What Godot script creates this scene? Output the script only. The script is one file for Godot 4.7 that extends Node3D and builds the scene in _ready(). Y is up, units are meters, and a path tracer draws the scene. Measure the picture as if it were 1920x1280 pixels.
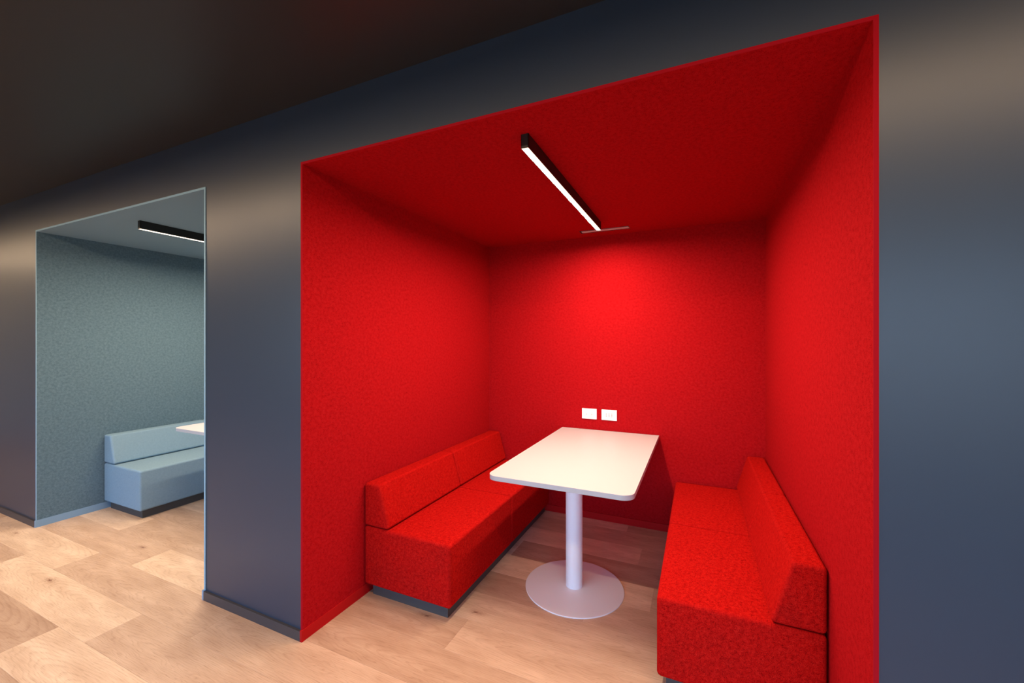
extends Node3D
# Two lined meeting booths (red, and blue-grey further along) in a dark laminate wall.
# World: the laminate wall's face is z = 0, booths run towards -z, the open office lies at +z.

const CAM_HEIGHT := 1.47
const CAM_DIST := 1.4227
const CEIL := 2.642          # office ceiling
const TOP := 2.351           # top of the booth openings
const OPEN_LEFT := -1.7837   # red booth opening
const OPEN_RIGHT := 0.4419
const FELT := 0.012          # thickness of the felt lining
const BACK := -1.977         # face of the booths' back lining
const SHIFT := -3.0015       # blue booth = red booth moved along the wall
const ROOM_LEFT := -9.6
const ROOM_RIGHT := 3.6
const ROOM_FRONT := 4.4      # facade
const SKIRT := 0.055

var M := {}
var taken := {}

# ------------------------------------------------------------------ naming
func numbered(called: String) -> String:
	if not taken.has(called):
		taken[called] = 0
		return called
	taken[called] += 1
	return "%s_%03d" % [called, taken[called]]

func tag(o: Node, label: String, category: String, group := "") -> void:
	o.set_meta("label", label)
	o.set_meta("category", category)
	if group != "":
		o.set_meta("group", group)

func thing(called: String, label: String, category: String, at := Vector3.ZERO, group := "") -> Node3D:
	var o := Node3D.new()
	o.name = numbered(called)
	add_child(o)
	o.position = at
	tag(o, label, category, group)
	return o

func part(called: String, mesh: Mesh, mat: Material, parent: Node, at := Vector3.ZERO) -> MeshInstance3D:
	var o := MeshInstance3D.new()
	o.name = called
	o.mesh = mesh
	o.material_override = mat
	parent.add_child(o, true)
	o.position = at
	return o

func setting(called: String, mesh: Mesh, mat: Material, label: String, category := "") -> MeshInstance3D:
	var o := part(numbered(called), mesh, mat, self)
	o.set_meta("kind", "structure")
	if label != "":
		o.set_meta("label", label)
	if category != "":
		o.set_meta("category", category)
	return o

# ------------------------------------------------------------------ meshes
func begin() -> SurfaceTool:
	var st := SurfaceTool.new()
	st.begin(Mesh.PRIMITIVE_TRIANGLES)
	st.set_smooth_group(-1)
	return st

func quad(st: SurfaceTool, a: Vector3, b: Vector3, c: Vector3, d: Vector3) -> void:
	# a b c d clockwise seen from outside
	for v in [a, b, c, a, c, d]:
		st.add_vertex(v)

func box(st: SurfaceTool, lo: Vector3, hi: Vector3) -> void:
	var p := func(i: int) -> Vector3:
		return Vector3(hi.x if i & 1 else lo.x, hi.y if i & 2 else lo.y, hi.z if i & 4 else lo.z)
	for f in [[4, 6, 7, 5], [1, 3, 2, 0], [0, 2, 6, 4], [5, 7, 3, 1], [2, 3, 7, 6], [4, 5, 1, 0]]:
		quad(st, p.call(f[0]), p.call(f[1]), p.call(f[2]), p.call(f[3]))

func done(st: SurfaceTool) -> ArrayMesh:
	st.generate_normals()
	return st.commit()

func box_mesh(lo: Vector3, hi: Vector3) -> ArrayMesh:
	var st := begin()
	box(st, lo, hi)
	return done(st)

# box with all edges chamfered by c
func chamfer_box(lo: Vector3, hi: Vector3, c: float) -> ArrayMesh:
	var poly := PackedVector2Array([Vector2(lo.x, lo.y), Vector2(hi.x, lo.y), Vector2(hi.x, hi.y), Vector2(lo.x, hi.y)])
	return rounded_prism(poly, lo.z, hi.z, c, 2)

# convex polygon (counter-clockwise in x,y) extruded along z, every edge rounded with radius r
func rounded_prism(poly: PackedVector2Array, z0: float, z1: float, r: float, segs := 5, crown := 0.0) -> ArrayMesh:
	var n := poly.size()
	var core := PackedVector2Array()
	for i in n:
		var a := poly[(i + n - 1) % n]
		var b := poly[i]
		var c := poly[(i + 1) % n]
		var d1 := (b - a).normalized()
		var d2 := (c - b).normalized()
		var n1 := Vector2(-d1.y, d1.x)
		var n2 := Vector2(-d2.y, d2.x)
		core.append(b + (n1 + n2) * (r / (1.0 + n1.dot(n2))))
	# outward unit vectors round the outline
	var base := PackedVector2Array()
	var out := PackedVector2Array()
	for i in n:
		var a := core[(i + n - 1) % n]
		var b := core[i]
		var c := core[(i + 1) % n]
		var d1 := (b - a).normalized()
		var d2 := (c - b).normalized()
		var a1 := Vector2(d1.y, -d1.x).angle()
		var a2 := a1 + angle_difference(a1, Vector2(d2.y, -d2.x).angle())
		for k in segs + 1:
			base.append(b)
			out.append(Vector2.from_angle(lerpf(a1, a2, float(k) / segs)))
	var m := base.size()
	var rings := []
	var norms := []
	for k in segs + 1:
		var t := PI / 2 * k / segs
		rings.append([r * sin(t), z0 + r - r * cos(t)])
		norms.append([sin(t), -cos(t)])
	for k in segs + 1:
		var t := PI / 2 * (segs - k) / segs
		rings.append([r * sin(t), z1 - r + r * cos(t)])
		norms.append([sin(t), cos(t)])
	var st := SurfaceTool.new()
	st.begin(Mesh.PRIMITIVE_TRIANGLES)
	for j in rings.size():
		for i in m:
			var o := out[i]
			var p: Vector2 = base[i] + o * float(rings[j][0])
			st.set_normal(Vector3(o.x * norms[j][0], o.y * norms[j][0], norms[j][1]).normalized())
			st.add_vertex(Vector3(p.x, p.y, rings[j][1]))
	for j in rings.size() - 1:
		for i in m:
			var i2 := (i + 1) % m
			var a := j * m + i
			var b := j * m + i2
			var c := (j + 1) * m + i2
			var d := (j + 1) * m + i
			for v in [a, c, b, a, d, c]:
				st.add_index(v)
	var last: int = (rings.size() - 1) * m
	for i in range(1, m - 1):
		for v in [0, i, i + 1]:
			st.add_index(v)
		for v in [last, last + i + 1, last + i]:
			st.add_index(v)
	return st.commit()

# profile of (radius, height) points turned about the y axis
func lathe(profile: Array, sides := 64) -> ArrayMesh:
	var st := begin()
	for j in profile.size() - 1:
		var p: Vector2 = profile[j]
		var q: Vector2 = profile[j + 1]
		for i in sides:
			var a := TAU * i / sides
			var b := TAU * (i + 1) / sides
			var pa := Vector3(p.x * cos(a), p.y, p.x * sin(a))
			var pb := Vector3(p.x * cos(b), p.y, p.x * sin(b))
			var qa := Vector3(q.x * cos(a), q.y, q.x * sin(a))
			var qb := Vector3(q.x * cos(b), q.y, q.x * sin(b))
			if p.x < 1e-6:
				for v in [pa, qb, qa]: st.add_vertex(v)
			elif q.x < 1e-6:
				for v in [pa, pb, qa]: st.add_vertex(v)
			else:
				quad(st, pa, pb, qb, qa)
	return done(st)

func lathe_smooth(profile: Array, sides := 64) -> ArrayMesh:
	var st := SurfaceTool.new()
	st.begin(Mesh.PRIMITIVE_TRIANGLES)
	st.set_smooth_group(0)
	for j in profile.size() - 1:
		var p: Vector2 = profile[j]
		var q: Vector2 = profile[j + 1]
		for i in sides:
			var a := TAU * i / sides
			var b := TAU * (i + 1) / sides
			quad(st, Vector3(p.x * cos(a), p.y, p.x * sin(a)), Vector3(p.x * cos(b), p.y, p.x * sin(b)), Vector3(q.x * cos(b), q.y, q.x * sin(b)), Vector3(q.x * cos(a), q.y, q.x * sin(a)))
	st.generate_normals()
	return st.commit()

# ------------------------------------------------------------------ textures
func noise(freq: float, seed_: int, octaves := 3, kind := FastNoiseLite.TYPE_SIMPLEX_SMOOTH) -> FastNoiseLite:
	var f := FastNoiseLite.new()
	f.noise_type = kind
	f.frequency = freq
	f.seed = seed_
	f.fractal_octaves = octaves
	return f

# pressed felt: fine matted grain plus single fibres, returned as a grey map around 0.5
func felt_map(size: int, seed_: int, fibres: int, strength: float) -> Image:
	var rng := RandomNumberGenerator.new()
	rng.seed = seed_
	var fine := noise(0.19, seed_, 2).get_seamless_image(size, size)
	var mid := noise(0.035, seed_ + 1, 3).get_seamless_image(size, size)
	var fd := fine.get_data()
	var md := mid.get_data()
	var v := PackedFloat32Array()
	v.resize(size * size)
	for i in size * size:
		v[i] = 0.5 + (fd[i] / 255.0 - 0.5) * 0.42 * strength + (md[i] / 255.0 - 0.5) * 0.26 * strength
	for k in fibres:
		var x := rng.randf() * size
		var y := rng.randf() * size
		var a := rng.randf() * TAU
		var bend := rng.randf_range(-0.22, 0.22)
		var amp := (0.12 if rng.randf() < 0.4 else -0.2) * rng.randf_range(0.4, 1.3) * strength
		for s in rng.randi_range(3, 11):
			var i := posmod(int(y), size) * size + posmod(int(x), size)
			v[i] += amp
			v[posmod(int(y) + 1, size) * size + posmod(int(x), size)] += amp * 0.7
			a += bend
			x += cos(a)
			y += sin(a)
	var bytes := PackedByteArray()
	bytes.resize(size * size)
	for i in size * size:
		bytes[i] = int(clampf(v[i], 0.0, 1.0) * 255.0)
	return Image.create_from_data(size, size, false, Image.FORMAT_L8, bytes)

# grey map -> colour map between three tones
func toned(map: Image, low: Color, middle: Color, high: Color) -> ImageTexture:
	var d := map.get_data()
	var table := PackedByteArray()
	for i in 256:
		var t := i / 255.0
		var c := low.lerp(middle, t * 2.0) if t < 0.5 else middle.lerp(high, t * 2.0 - 1.0)
		table.append(int(c.r * 255.0)); table.append(int(c.g * 255.0)); table.append(int(c.b * 255.0))
	var out := PackedByteArray()
	out.resize(d.size() * 3)
	for i in d.size():
		var k := d[i] * 3
		out[i * 3] = table[k]; out[i * 3 + 1] = table[k + 1]; out[i * 3 + 2] = table[k + 2]
	var img := Image.create_from_data(map.get_width(), map.get_height(), false, Image.FORMAT_RGB8, out)
	img.generate_mipmaps()
	return ImageTexture.create_from_image(img)

func cloth(map: Image, low: Color, middle: Color, high: Color, metres: float, bump: float, rim := 0.0) -> StandardMaterial3D:
	var m := StandardMaterial3D.new()
	m.albedo_texture = toned(map, low, middle, high)
	m.roughness = 0.95
	m.metallic_specular = 0.12
	m.uv1_triplanar = true
	m.uv1_world_triplanar = true
	m.uv1_scale = Vector3.ONE / metres
	m.heightmap_enabled = bump > 0.0
	if bump > 0.0:
		m.heightmap_texture = ImageTexture.create_from_image(map)
		m.heightmap_scale = bump
	if rim > 0.0:
		m.rim_enabled = true
		m.rim = rim
		m.rim_tint = 0.8
	return m

# one oak plank, 1 mm per pixel, with its own figure: growth rings cut at a slant, pores, and now and then a knot
func oak(seed_: int, w := 1500, h := 230) -> ImageTexture:
	var rng := RandomNumberGenerator.new()
	rng.seed = seed_
	var broad := noise(0.008, seed_, 3)
	var warp := noise(0.012, seed_ + 7, 2)
	var pore := noise(0.25, seed_ + 13, 2)
	var streak := noise(0.06, seed_ + 17, 3)
	var axis := rng.randf_range(0.3, 0.7) * h
	var tip := rng.randf_range(0.1, 0.9) * w
	var slope := rng.randf_range(0.07, 0.13) * (1.0 if rng.randf() < 0.5 else -1.0)
	var ring := rng.randf_range(8.0, 11.0)
	var knot := Vector2(rng.randf_range(0.1, 0.9) * w, rng.randf_range(0.25, 0.75) * h)
	var size := rng.randf_range(9.0, 15.0) if rng.randf() < 0.75 else 0.001
	var data := PackedByteArray()
	data.resize(w * h * 3)
	var at := 0
	for y in h:
		for x in w:
			var wx := warp.get_noise_2d(x * 0.35, y * 1.6) * 15.0
			var pull := 0.0
			var brown := 0.0
			var dx := (x - knot.x + wx * 0.5) / (size * 3.6)
			var dy := (y - knot.y + wx * 0.2) / (size * 1.2)
			var q := dx * dx + dy * dy
			if q < 9.0:
				var e := exp(-q)
				pull = e * 22.0
				brown = e * (0.20 + 0.30 * pore.get_noise_2d(x * 0.16, y * 0.7)) + exp(-q * 14.0) * 0.42
			var across := y - axis + wx * 0.8
			var deep := 10.0 + (x - tip) * slope
			var rr := sqrt(across * across + deep * deep) + wx * 0.25 + pull
			var g := fposmod(rr / ring, 1.0)
			var early := smoothstep(0.45, 0.9, g) * (1.0 - smoothstep(0.9, 1.0, g))
			var fibre := streak.get_noise_2d(x * 0.06, y * 4.2)
			var p := pore.get_noise_2d(x * 0.05, y * 1.7)
			var t := 0.62 + broad.get_noise_2d(x * 0.3, y * 1.2) * 0.33 + fibre * 0.20 - early * 0.12
			t -= maxf(0.0, p - 0.08) * 0.6 * (0.4 + 1.1 * early)
			t = clampf(t, 0.0, 1.0)
			brown = clampf(brown, 0.0, 0.75)
			var c := lerpf(0.79, 1.0, t)
			data[at] = int(255.0 * clampf((c * 0.985 + 0.012) * (1.0 - 0.72 * brown), 0.0, 1.0))
			data[at + 1] = int(255.0 * clampf(c * (0.81 + 0.06 * t) * (1.0 - 0.95 * brown), 0.0, 1.0))
			data[at + 2] = int(255.0 * clampf(c * (0.66 + 0.09 * t) * (1.0 - 1.05 * brown), 0.0, 1.0))
			at += 3
	var img := Image.create_from_data(w, h, false, Image.FORMAT_RGB8, data)
	img.generate_mipmaps()
	return ImageTexture.create_from_image(img)

func plain(c: Color, rough: float, spec := 0.5, metal := 0.0) -> StandardMaterial3D:
	var m := StandardMaterial3D.new()
	m.albedo_color = c
	m.roughness = rough
	m.metallic_specular = spec
	m.metallic = metal
	return m

func lin(r: float, g: float, b: float) -> Color:
	return Color(r, g, b).linear_to_srgb()

func glow(c: Color, energy: float) -> StandardMaterial3D:
	var m := plain(Color(0.9, 0.9, 0.9), 0.5)
	m.emission_enabled = true
	m.emission = c
	m.emission_energy_multiplier = energy
	return m

func make_materials() -> void:
	var felt := felt_map(768, 11, 6500, 1.15)
	var weave := felt_map(512, 23, 9000, 1.7)
	M.felt_red = cloth(felt, lin(0.17, 0.0015, 0.003), lin(0.385, 0.006, 0.009), lin(0.50, 0.020, 0.023), 0.62, 0.06)
	M.felt_blue = cloth(felt, lin(0.05, 0.08, 0.10), lin(0.108, 0.175, 0.215), lin(0.22, 0.30, 0.34), 0.62, 0.06)
	M.fabric_red = cloth(weave, lin(0.20, 0.002, 0.002), lin(0.45, 0.006, 0.005), lin(0.58, 0.020, 0.013), 0.42, 0.05)
	M.fabric_blue = cloth(weave, lin(0.18, 0.285, 0.355), lin(0.21, 0.32, 0.395), lin(0.24, 0.35, 0.425), 0.42, 0.02)
	M.board_blue = plain(lin(0.21, 0.32, 0.385), 0.8, 0.3)
	M.trim_red = plain(lin(0.36, 0.005, 0.012), 0.85, 0.2)
	M.trim_blue = plain(lin(0.27, 0.43, 0.53), 0.8, 0.25)
	M.skirt_red = plain(lin(0.42, 0.006, 0.007), 0.65, 0.25)
	M.skirt_blue = plain(lin(0.20, 0.33, 0.46), 0.45)
	M.laminate = plain(lin(0.025, 0.040, 0.064), 0.36, 0.55)
	M.skirt_dark = plain(lin(0.052, 0.047, 0.047), 0.45)
	M.ceiling = plain(lin(0.028, 0.027, 0.027), 0.42, 0.45)
	M.black = plain(lin(0.012, 0.011, 0.010), 0.45)
	M.plinth = plain(lin(0.06, 0.055, 0.05), 0.7)
	M.white_top = plain(lin(0.60, 0.56, 0.57), 0.38)
	M.white_edge = plain(lin(0.42, 0.44, 0.47), 0.55)
	M.white_metal = plain(lin(0.76, 0.77, 0.80), 0.4)
	M.plate = plain(lin(0.84, 0.83, 0.82), 0.35)
	M.hole = plain(lin(0.02, 0.02, 0.02), 0.7)
	M.grey_metal = plain(lin(0.58, 0.57, 0.58), 0.5)
	M.slab = plain(lin(0.2, 0.19, 0.18), 0.9)
	M.white_wall = plain(lin(0.62, 0.61, 0.59), 0.85)
	M.frame = plain(lin(0.06, 0.06, 0.065), 0.5)
	M.glass = plain(Color(1, 1, 1, 0.06), 0.02)
	M.glass.transparency = BaseMaterial3D.TRANSPARENCY_ALPHA
	M.diffuser = glow(WARM, 2.0)
	M.office_diffuser = glow(WARMER, 2.0)
	M.oak = []
	for s in 6:
		var tex := oak(300 + s * 31)
		for tone in [lin(0.92, 0.945, 0.93), lin(0.745, 0.725, 0.705), lin(0.63, 0.59, 0.56)]:
			var m := plain(tone, 0.5, 0.45)
			m.albedo_texture = tex
			M.oak.append(m)

# ------------------------------------------------------------------ booths
func felt_panel_with_slot(x0: float, x1: float, hole: Rect2) -> ArrayMesh:
	# hole in (x, z)
	var st := begin()
	var y0 := TOP - FELT
	var z0 := BACK - FELT
	box(st, Vector3(x0, y0, hole.end.y), Vector3(x1, TOP, 0.002))
	box(st, Vector3(x0, y0, z0), Vector3(x1, TOP, hole.position.y))
	box(st, Vector3(x0, y0, hole.position.y), Vector3(hole.position.x, TOP, hole.end.y))
	box(st, Vector3(hole.end.x, y0, hole.position.y), Vector3(x1, TOP, hole.end.y))
	return done(st)

func bench_module_seat(len: float) -> ArrayMesh:
	return rounded_prism(PackedVector2Array([Vector2(0, 0.068), Vector2(0.585, 0.068), Vector2(0.585, 0.403), Vector2(0, 0.403)]), -len, 0.0, 0.017, 6)

func bench_module_back(len: float) -> ArrayMesh:
	return rounded_prism(PackedVector2Array([Vector2(0, 0.407), Vector2(0.180, 0.407), Vector2(0.108, 0.652), Vector2(0, 0.652)]), -len, 0.0, 0.016, 6)

func mirrored(mesh: ArrayMesh) -> ArrayMesh:
	var a := mesh.surface_get_arrays(0)
	var v: PackedVector3Array = a[Mesh.ARRAY_VERTEX]
	var n: PackedVector3Array = a[Mesh.ARRAY_NORMAL]
	for i in v.size():
		v[i].x = -v[i].x
		n[i].x = -n[i].x
	var idx: PackedInt32Array = a[Mesh.ARRAY_INDEX]
	for i in range(0, idx.size(), 3):
		var t := idx[i + 1]
		idx[i + 1] = idx[i + 2]
		idx[i + 2] = t
	a[Mesh.ARRAY_VERTEX] = v
	a[Mesh.ARRAY_NORMAL] = n
	a[Mesh.ARRAY_INDEX] = idx
	var m := ArrayMesh.new()
	m.add_surface_from_arrays(Mesh.PRIMITIVE_TRIANGLES, a)
	return m

func bench(called: String, label: String, at: Vector3, faces_right: bool, cover: Material) -> void:
	var t := thing(called, label, "bench", at, "upholstered booth benches")
	var len := 0.7790
	var seat := bench_module_seat(len)
	var back := bench_module_back(len)
	var base := box_mesh(Vector3(0.035, 0, -2 * len + 0.01), Vector3(0.55, 0.071, -0.035))
	if not faces_right:
		seat = mirrored(seat)
		back = mirrored(back)
		base = box_mesh(Vector3(-0.55, 0, -2 * len + 0.01), Vector3(-0.035, 0.071, -0.035))
	part("plinth", base, M.plinth, t)
	for k in 2:
		part("seat", seat, cover, t, Vector3(0, 0, -k * (len + 0.005)))
		part("backrest", back, cover, t, Vector3(0, 0, -k * (len + 0.005)))

func table_top_mesh() -> ArrayMesh:
	var st := begin()
	var w := 0.3905
	var len := 1.392
	var r := 0.062
	var pts := PackedVector2Array()   # (x, z) outline, z towards the room
	pts.append(Vector2(-w, -len)); pts.append(Vector2(-w, -r))
	for k in range(1, 13):
		var a := PI - PI / 2 * k / 12
		pts.append(Vector2(-w + r + r * cos(a), -r + r * sin(a)))
	for k in range(0, 13):
		var a := PI / 2 - PI / 2 * k / 12
		pts.append(Vector2(w - r + r * cos(a), -r + r * sin(a)))
	pts.append(Vector2(w, -len))
	return slab_from(pts, 0.7385, 0.74)

func slab_from(pts: PackedVector2Array, y0: float, y1: float) -> ArrayMesh:
	var st := begin()
	var n := pts.size()
	for i in n:
		var p := pts[i]
		var q := pts[(i + 1) % n]
		quad(st, Vector3(p.x, y0, p.y), Vector3(p.x, y1, p.y), Vector3(q.x, y1, q.y), Vector3(q.x, y0, q.y))
	for i in range(1, n - 1):
		for v in [pts[0], pts[i + 1], pts[i]]:
			st.add_vertex(Vector3(v.x, y1, v.y))
		for v in [pts[0], pts[i], pts[i + 1]]:
			st.add_vertex(Vector3(v.x, y0, v.y))
	return done(st)

func table_core_mesh() -> ArrayMesh:
	var w := 0.3905
	var len := 1.392
	var r := 0.062
	var pts := PackedVector2Array()
	pts.append(Vector2(-w, -len)); pts.append(Vector2(-w, -r))
	for k in range(1, 13):
		var a := PI - PI / 2 * k / 12
		pts.append(Vector2(-w + r + r * cos(a), -r + r * sin(a)))
	for k in range(0, 13):
		var a := PI / 2 - PI / 2 * k / 12
		pts.append(Vector2(w - r + r * cos(a), -r + r * sin(a)))
	pts.append(Vector2(w, -len))
	return slab_from(pts, 0.715, 0.7385)

func table(called: String, label: String, at: Vector3) -> void:
	# origin on the floor under the middle of the room-side edge
	var t := thing(called, label, "table", at, "booth tables")
	part("table_top", table_top_mesh(), M.white_top, t)
	part("edge_band", table_core_mesh(), M.white_edge, t)
	var c := Vector3(-0.0095, 0, -0.41)
	part("column", lathe_smooth([Vector2(0.0495, 0.009), Vector2(0.0495, 0.2), Vector2(0.0495, 0.712)], 72), M.white_metal, t, c)
	part("mounting_plate", box_mesh(Vector3(-0.12, 0.709, -0.12), Vector3(0.12, 0.7150, 0.12)), M.white_metal, t, c)
	part("base", lathe([Vector2(0.0, 0.0), Vector2(0.290, 0.0), Vector2(0.291, 0.001), Vector2(0.291, 0.005), Vector2(0.289, 0.0065), Vector2(0.06, 0.0105), Vector2(0.0, 0.0105)].map(func(v): return v), 96), M.white_metal, t, c)

func linear_lamp(called: String, label: String, group: String, at: Vector3, length: float, width: float, height: float, along_x: bool, energy: float, colour: Color, face: Material) -> void:
	# at: middle of the lamp on the ceiling it hangs from
	var t := thing(called, label, "lamp", at, group)
	if along_x:
		t.rotation.y = PI / 2
	var h := length / 2
	var w := width / 2
	var st := begin()
	box(st, Vector3(-w, -height, -h), Vector3(-w + 0.002, 0, h))
	box(st, Vector3(w - 0.002, -height, -h), Vector3(w, 0, h))
	box(st, Vector3(-w, -height, -h), Vector3(w, 0, -h + 0.003))
	box(st, Vector3(-w, -height, h - 0.003), Vector3(w, 0, h))
	box(st, Vector3(-w + 0.002, -height + 0.012, -h + 0.003), Vector3(w - 0.002, 0, h - 0.003))
	part("housing", done(st), M.black, t)
	part("diffuser", box_mesh(Vector3(-w + 0.0025, -height + 0.002, -h + 0.0035), Vector3(w - 0.0025, -height + 0.012, h - 0.0035)), face, t)
	var l := AreaLight3D.new()
	l.name = "lamp_light"
	l.area_size = Vector2(width - 0.006, length - 0.008)
	l.light_color = colour
	l.light_energy = energy
	l.area_normalize_energy = true
	l.area_range = 20.0
	l.shadow_enabled = true
	t.add_child(l)
	l.position = Vector3(0, -height + 0.0012, 0)
	l.rotation.x = -PI / 2

func booth(dx: float, felt: Material, board: Material, trim: Material, skirt: Material, colour: String) -> void:
	var x0 := OPEN_LEFT + dx
	var x1 := OPEN_RIGHT + dx
	var z0 := BACK - FELT
	var slot := Rect2(-0.861 + dx, -1.838, 0.381, 0.076)
	setting("wall_left", box_mesh(Vector3(x0, 0, z0), Vector3(x0 + FELT, TOP, 0.002)), felt, colour + " felt lining on the left side wall of the " + colour + " booth")
	setting("wall_right", box_mesh(Vector3(x1 - FELT, 0, z0), Vector3(x1, TOP, 0.002)), felt, colour + " felt lining on the right side wall of the " + colour + " booth")
	setting("wall_back", box_mesh(Vector3(x0 + FELT, 0, z0), Vector3(x1 - FELT, TOP - FELT, BACK)), felt, colour + " felt lining on the back wall of the " + colour + " booth")
	setting("ceiling", felt_panel_with_slot(x0 + FELT, x1 - FELT, slot), board, colour + " lining board on the ceiling of the " + colour + " booth")
	setting("trim_1", box_mesh(Vector3(x0, SKIRT, 0.002), Vector3(x0 + FELT, TOP, 0.004)), trim, colour + " edge strip up the left side of the " + colour + " booth opening")
	setting("trim_2", box_mesh(Vector3(x1 - FELT, SKIRT, 0.002), Vector3(x1, TOP, 0.004)), trim, colour + " edge strip up the right side of the " + colour + " booth opening")
	setting("trim_3", box_mesh(Vector3(x0 + FELT, TOP - FELT, 0.002), Vector3(x1 - FELT, TOP, 0.004)), trim, colour + " edge strip along the top of the " + colour + " booth opening")
	setting("baseboard_left", box_mesh(Vector3(x0 + 0.004, 0, BACK), Vector3(x0 + FELT + 0.006, SKIRT, 0.012)), skirt, colour + " skirting board along the left side wall of the " + colour + " booth")
	setting("baseboard_right", box_mesh(Vector3(x1 - FELT - 0.006, 0, BACK), Vector3(x1 - 0.004, SKIRT, 0.012)), skirt, colour + " skirting board along the right side wall of the " + colour + " booth")
	setting("baseboard_back", box_mesh(Vector3(x0 + FELT + 0.006, 0, BACK), Vector3(x1 - FELT - 0.006, SKIRT, BACK + 0.008)), skirt, colour + " skirting board along the back wall of the " + colour + " booth")
	var v := thing("ceiling_vent", "slim grey slot vent in the ceiling of the " + colour + " booth", "vent", Vector3(slot.get_center().x, TOP - FELT, slot.get_center().y), "slot vents")
	var hx := slot.size.x / 2
	var hz := slot.size.y / 2
	part("recess", box_mesh(Vector3(-hx, 0.0105, -hz), Vector3(hx, 0.0118, hz)), M.black, v)
	var st := begin()
	box(st, Vector3(-hx, -0.001, -hz), Vector3(hx, 0.0105, -hz + 0.004))
	box(st, Vector3(-hx, -0.001, hz - 0.004), Vector3(hx, 0.0105, hz))
	box(st, Vector3(-hx, -0.001, -hz + 0.004), Vector3(-hx + 0.004, 0.0105, hz - 0.004))
	box(st, Vector3(hx - 0.004, -0.001, -hz + 0.004), Vector3(hx, 0.0105, hz - 0.004))
	part("frame", done(st), M.black, v)
	part("blade", box_mesh(Vector3(-hx + 0.010, 0.001, -hz + 0.006), Vector3(hx - 0.005, 0.004, hz - 0.026)), M.grey_metal, v)
	linear_lamp("booth_lamp", "slim black linear ceiling lamp glowing in the " + colour + " booth", "booth lamps", Vector3(-0.664 + dx, TOP - FELT, -0.875), 1.406, 0.033, 0.059, false, BOOTH_LAMP, WARM, M.diffuser)
	bench("booth_bench", colour + " upholstered bench at the left side wall of the " + colour + " booth", Vector3(x0 + FELT + 0.006, 0, -0.400), true, M["fabric_" + ("red" if colour == "red" else "blue")])
	bench("booth_bench", colour + " upholstered bench at the right side wall of the " + colour + " booth", Vector3(x1 - FELT - 0.006, 0, -0.400), false, M["fabric_" + ("red" if colour == "red" else "blue")])
	table("booth_table", "white pedestal table between the " + colour + " benches", Vector3(-0.6715 + dx, 0, -0.575))

func outlet(called: String, label: String, category: String, x: float, y: float, sockets: bool) -> void:
	var t := thing(called, label, category, Vector3(x, y, BACK), "wall plates above the table")
	part("plate", chamfer_box(Vector3(-0.062, -0.043, 0), Vector3(0.062, 0.043, 0.009), 0.002), M.plate, t)
	for k in 3:
		var cx := (k - 1) * 0.0218
		var mod := part("socket" if sockets else ("jack" if k != 1 else "blank"), chamfer_box(Vector3(-0.0105, -0.0225, 0.004), Vector3(0.0105, 0.0225, 0.0102), 0.0006), M.plate, t, Vector3(cx, 0, 0))
		if sockets:
			for j in 3:
				var r := 0.0026
				var st := lathe([Vector2(0.0, 0.0004), Vector2(r, 0.0004), Vector2(r, 0.0), Vector2(0, 0)], 12)
				var o := part("pin_hole", st, M.hole, mod, Vector3(0, (j - 1) * 0.0105, 0.0101))
				o.rotation.x = PI / 2
		elif k != 1:
			part("port", box_mesh(Vector3(-0.0035, -0.0045, 0.0100), Vector3(0.0045, -0.0005, 0.0106)), M.grey_metal, mod)
			part("latch", box_mesh(Vector3(-0.0012, -0.0075, 0.0100), Vector3(0.0012, -0.0045, 0.0107)), M.hole, mod)

# ------------------------------------------------------------------ floor
func plank_mesh() -> ArrayMesh:
	var lx := 0.7497
	var lz := 0.1148
	var c := 0.0007
	var y0 := -0.008
	var st := begin()
	var uv := func(v: Vector3) -> Vector2:
		return Vector2(v.x / 1.5 + 0.5, v.z / 0.23 + 0.5)
	var emit := func(vs: Array) -> void:
		for i in [0, 1, 2, 0, 2, 3]:
			st.set_uv(uv.call(vs[i]))
			st.add_vertex(vs[i])
	var top := [Vector3(-lx + c, 0, -lz + c), Vector3(lx - c, 0, -lz + c), Vector3(lx - c, 0, lz - c), Vector3(-lx + c, 0, lz - c)]
	var rim := [Vector3(-lx, -c * 0.5, -lz), Vector3(lx, -c * 0.5, -lz), Vector3(lx, -c * 0.5, lz), Vector3(-lx, -c * 0.5, lz)]
	emit.call(top)
	for i in 4:
		var j := (i + 1) % 4
		emit.call([top[j], top[i], rim[i], rim[j]])
		var a: Vector3 = rim[i]
		var b: Vector3 = rim[j]
		emit.call([b, a, Vector3(a.x, y0, a.z), Vector3(b.x, y0, b.z)])
	st.generate_normals()
	return st.commit()

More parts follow.
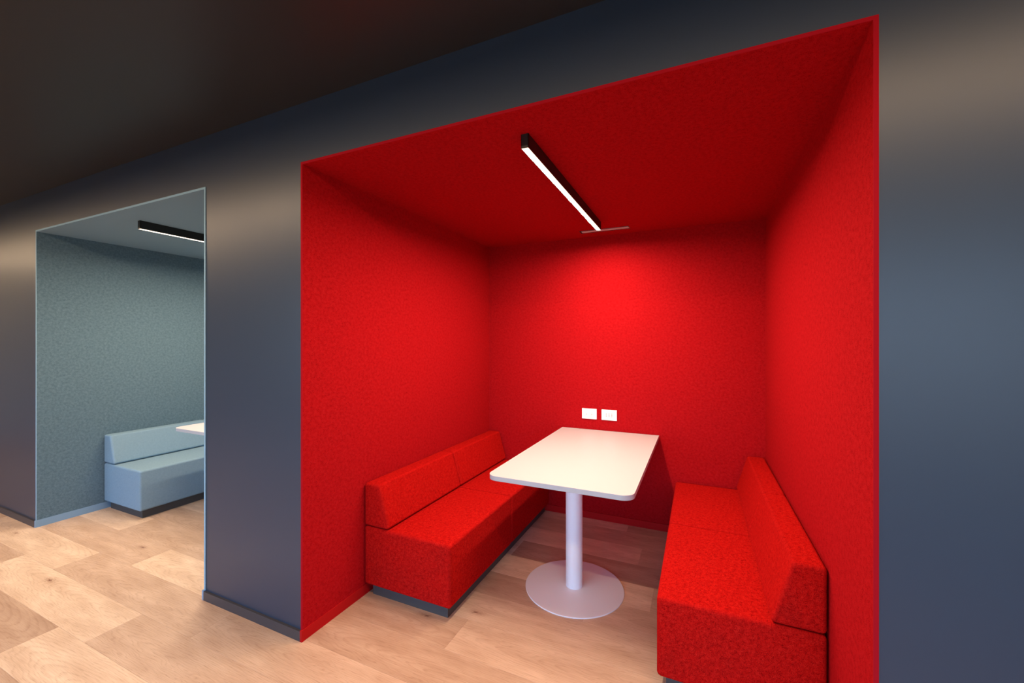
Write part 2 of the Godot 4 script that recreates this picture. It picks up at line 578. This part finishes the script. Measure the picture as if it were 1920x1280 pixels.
func build_floor() -> void:
	var floor_ := Node3D.new()
	floor_.name = "floor"
	add_child(floor_)
	floor_.set_meta("kind", "structure")
	floor_.set_meta("label", "light oak plank floor of the office and the booths")
	part("subfloor", box_mesh(Vector3(ROOM_LEFT - 0.2, -0.12, -2.3), Vector3(ROOM_RIGHT + 0.2, -0.009, ROOM_FRONT + 0.2)), M.slab, floor_)
	var mesh := plank_mesh()
	var rng := RandomNumberGenerator.new()
	rng.seed = 77
	# joints seen in the photograph: row -> x of one butt joint; tone of the plank that ends there / starts there
	var joints := {1: -2.733, 2: -3.005, 0: -3.80, -1: -3.40, -2: -4.11}
	var tones := {}
	tones["1:-1"] = 0; tones["1:0"] = 1; tones["1:-2"] = 1
	tones["2:-1"] = 2; tones["2:0"] = 0
	tones["0:-1"] = 0; tones["0:0"] = 1; tones["0:1"] = 1
	tones["-1:-1"] = 1; tones["-1:0"] = 0; tones["-1:1"] = 2
	tones["-2:-1"] = 0; tones["-2:0"] = 1; tones["-2:1"] = 2; tones["-2:2"] = 1
	tones["-3:1"] = 1
	for row in range(-9, 19):
		# row r spans z from r*0.23-0.01 to (r+1)*0.23-0.01
		var z := row * 0.23 + 0.105
		var joint: float = joints[row] if joints.has(row) else -3.0 - fposmod(row * 0.62 + rng.randf() * 0.4, 1.5)
		for k in range(-5, 6):
			var x := joint + k * 1.5 + 0.75
			if x + 0.75 < ROOM_LEFT or x - 0.75 > ROOM_RIGHT:
				continue
			if z + 0.115 < -0.02 and (x + 0.75 < OPEN_LEFT + SHIFT or x - 0.75 > OPEN_RIGHT):
				continue
			var key := "%d:%d" % [row, k]
			var tone: int = tones[key] if tones.has(key) else [0, 1, 1, 2][rng.randi() % 4]
			var tex := rng.randi() % 6
			var o := part("plank", mesh, M.oak[tex * 3 + tone], floor_, Vector3(x, 0, z))
			if rng.randf() < 0.5:
				o.rotation.y = PI

# ------------------------------------------------------------------ shell
func build_shell() -> void:
	var st := begin()
	var z0 := BACK - FELT
	box(st, Vector3(ROOM_LEFT, 0, z0), Vector3(OPEN_LEFT + SHIFT, CEIL, 0))
	box(st, Vector3(OPEN_RIGHT + SHIFT, 0, z0), Vector3(OPEN_LEFT, CEIL, 0))
	box(st, Vector3(OPEN_RIGHT, 0, z0), Vector3(ROOM_RIGHT, CEIL, 0))
	box(st, Vector3(OPEN_LEFT + SHIFT, TOP, z0), Vector3(OPEN_RIGHT + SHIFT, CEIL, 0))
	box(st, Vector3(OPEN_LEFT, TOP, z0), Vector3(OPEN_RIGHT, CEIL, 0))
	box(st, Vector3(ROOM_LEFT, 0, z0 - 0.15), Vector3(ROOM_RIGHT, CEIL, z0))
	setting("wall_front", done(st), M.laminate, "dark slate laminate wall with two booth openings")
	setting("ceiling", box_mesh(Vector3(ROOM_LEFT - 0.2, CEIL, -2.3), Vector3(ROOM_RIGHT + 0.2, CEIL + 0.12, ROOM_FRONT + 0.2)), M.ceiling, "black painted office ceiling")
	setting("baseboard_front", box_mesh(Vector3(ROOM_LEFT, 0, 0), Vector3(OPEN_LEFT + SHIFT + 0.004, 0.05, 0.012)), M.skirt_dark, "dark skirting board at the foot of the laminate wall beyond the blue-grey booth")
	setting("baseboard_front", box_mesh(Vector3(OPEN_RIGHT + SHIFT - 0.004, 0, 0), Vector3(OPEN_LEFT + 0.004, 0.05, 0.012)), M.skirt_dark, "dark skirting board at the foot of the pier between the two booths")
	setting("baseboard_front", box_mesh(Vector3(OPEN_RIGHT - 0.004, 0, 0), Vector3(ROOM_RIGHT, 0.05, 0.012)), M.skirt_dark, "dark skirting board at the foot of the laminate wall right of the red booth")
	setting("wall_left", box_mesh(Vector3(ROOM_LEFT - 0.15, 0, -2.15), Vector3(ROOM_LEFT, CEIL, ROOM_FRONT + 0.15)), M.white_wall, "white end wall of the office")
	setting("wall_right", box_mesh(Vector3(ROOM_RIGHT, 0, -2.15), Vector3(ROOM_RIGHT + 0.15, CEIL, ROOM_FRONT + 0.15)), M.white_wall, "white end wall of the office")
	# window wall opposite the booths
	var sill := 0.35
	var head := 2.35
	var wall := begin()
	box(wall, Vector3(ROOM_LEFT, 0, ROOM_FRONT), Vector3(ROOM_RIGHT, sill, ROOM_FRONT + 0.15))
	box(wall, Vector3(ROOM_LEFT, head, ROOM_FRONT), Vector3(ROOM_RIGHT, CEIL, ROOM_FRONT + 0.15))
	var n := 8
	var first := 2
	var step := (ROOM_RIGHT - ROOM_LEFT) / n
	box(wall, Vector3(ROOM_LEFT, sill, ROOM_FRONT), Vector3(ROOM_LEFT + first * step, head, ROOM_FRONT + 0.15))
	for k in range(first, n + 1):
		var x := ROOM_LEFT + k * step
		box(wall, Vector3(maxf(ROOM_LEFT, x - 0.06), sill, ROOM_FRONT), Vector3(minf(ROOM_RIGHT, x + 0.06), head, ROOM_FRONT + 0.15))
	setting("wall_window", done(wall), M.white_wall, "window wall opposite the booths")
	for k in range(first, n):
		var a := ROOM_LEFT + k * step + 0.06
		var b := a + step - 0.12
		var w := Node3D.new()
		w.name = "window_%d" % (k - first + 1)
		add_child(w)
		w.set_meta("kind", "structure")
		w.set_meta("label", "large office window opposite the booths")
		var f := begin()
		var za := ROOM_FRONT + 0.05
		var zb := ROOM_FRONT + 0.10
		box(f, Vector3(a, sill, za), Vector3(a + 0.05, head, zb))
		box(f, Vector3(b - 0.05, sill, za), Vector3(b, head, zb))
		box(f, Vector3(a + 0.05, sill, za), Vector3(b - 0.05, sill + 0.05, zb))
		box(f, Vector3(a + 0.05, head - 0.05, za), Vector3(b - 0.05, head, zb))
		part("window_frame", done(f), M.frame, w)
		part("pane", box_mesh(Vector3(a + 0.05, sill + 0.05, za + 0.02), Vector3(b - 0.05, head - 0.05, za + 0.026)), M.glass, w)

# ------------------------------------------------------------------
var WARM := Color(1.0, 0.91, 0.81)
var WARMER := Color(1.0, 0.85, 0.69)
const BOOTH_LAMP := 5.6
const OFFICE_LAMP := 3.4
const SKY_ENERGY := 9.0

func _ready() -> void:
	var cam := Camera3D.new()
	cam.name = "camera"
	add_child(cam)
	cam.fov = rad_to_deg(2.0 * atan(640.0 / 773.26))
	cam.position = Vector3(0, CAM_HEIGHT, CAM_DIST)
	cam.rotation = Vector3(0, deg_to_rad(24.366), 0)
	cam.near = 0.02
	cam.current = true
	var env := Environment.new()
	env.tonemap_mode = Environment.TONE_MAPPER_LINEAR
	env.tonemap_exposure = 1.0
	env.background_mode = Environment.BG_SKY
	env.sdfgi_enabled = true
	env.ssao_enabled = true
	env.ssil_enabled = true
	var sm := ProceduralSkyMaterial.new()
	sm.sky_top_color = lin(0.13, 0.38, 0.95)
	sm.sky_horizon_color = lin(0.62, 0.82, 1.0)
	sm.ground_horizon_color = lin(0.22, 0.25, 0.28)
	sm.ground_bottom_color = lin(0.12, 0.125, 0.13)
	sm.energy_multiplier = SKY_ENERGY
	var sky := Sky.new()
	sky.sky_material = sm
	env.sky = sky
	var we := WorldEnvironment.new()
	we.name = "environment"
	we.environment = env
	add_child(we)
	make_materials()
	build_shell()
	build_floor()
	booth(0.0, M.felt_red, M.felt_red, M.trim_red, M.skirt_red, "red")
	booth(SHIFT, M.felt_blue, M.board_blue, M.trim_blue, M.skirt_blue, "blue-grey")
	# row of slim lamps on the office ceiling, parallel to the wall
	for k in 4:
		linear_lamp("office_lamp", "slim black linear lamp in the row on the office ceiling", "office ceiling lamps", Vector3(-8.1 + k * 2.85, CEIL, 1.0), 2.8, 0.045, 0.03, true, OFFICE_LAMP, WARMER, M.office_diffuser)
	outlet("data_outlet", "white wall plate with two small data jacks above the table", "outlet", -0.8305, 0.869, false)
	outlet("power_outlet", "white wall plate with three columns of dark pin holes above the table", "outlet", -0.6665, 0.869, true)
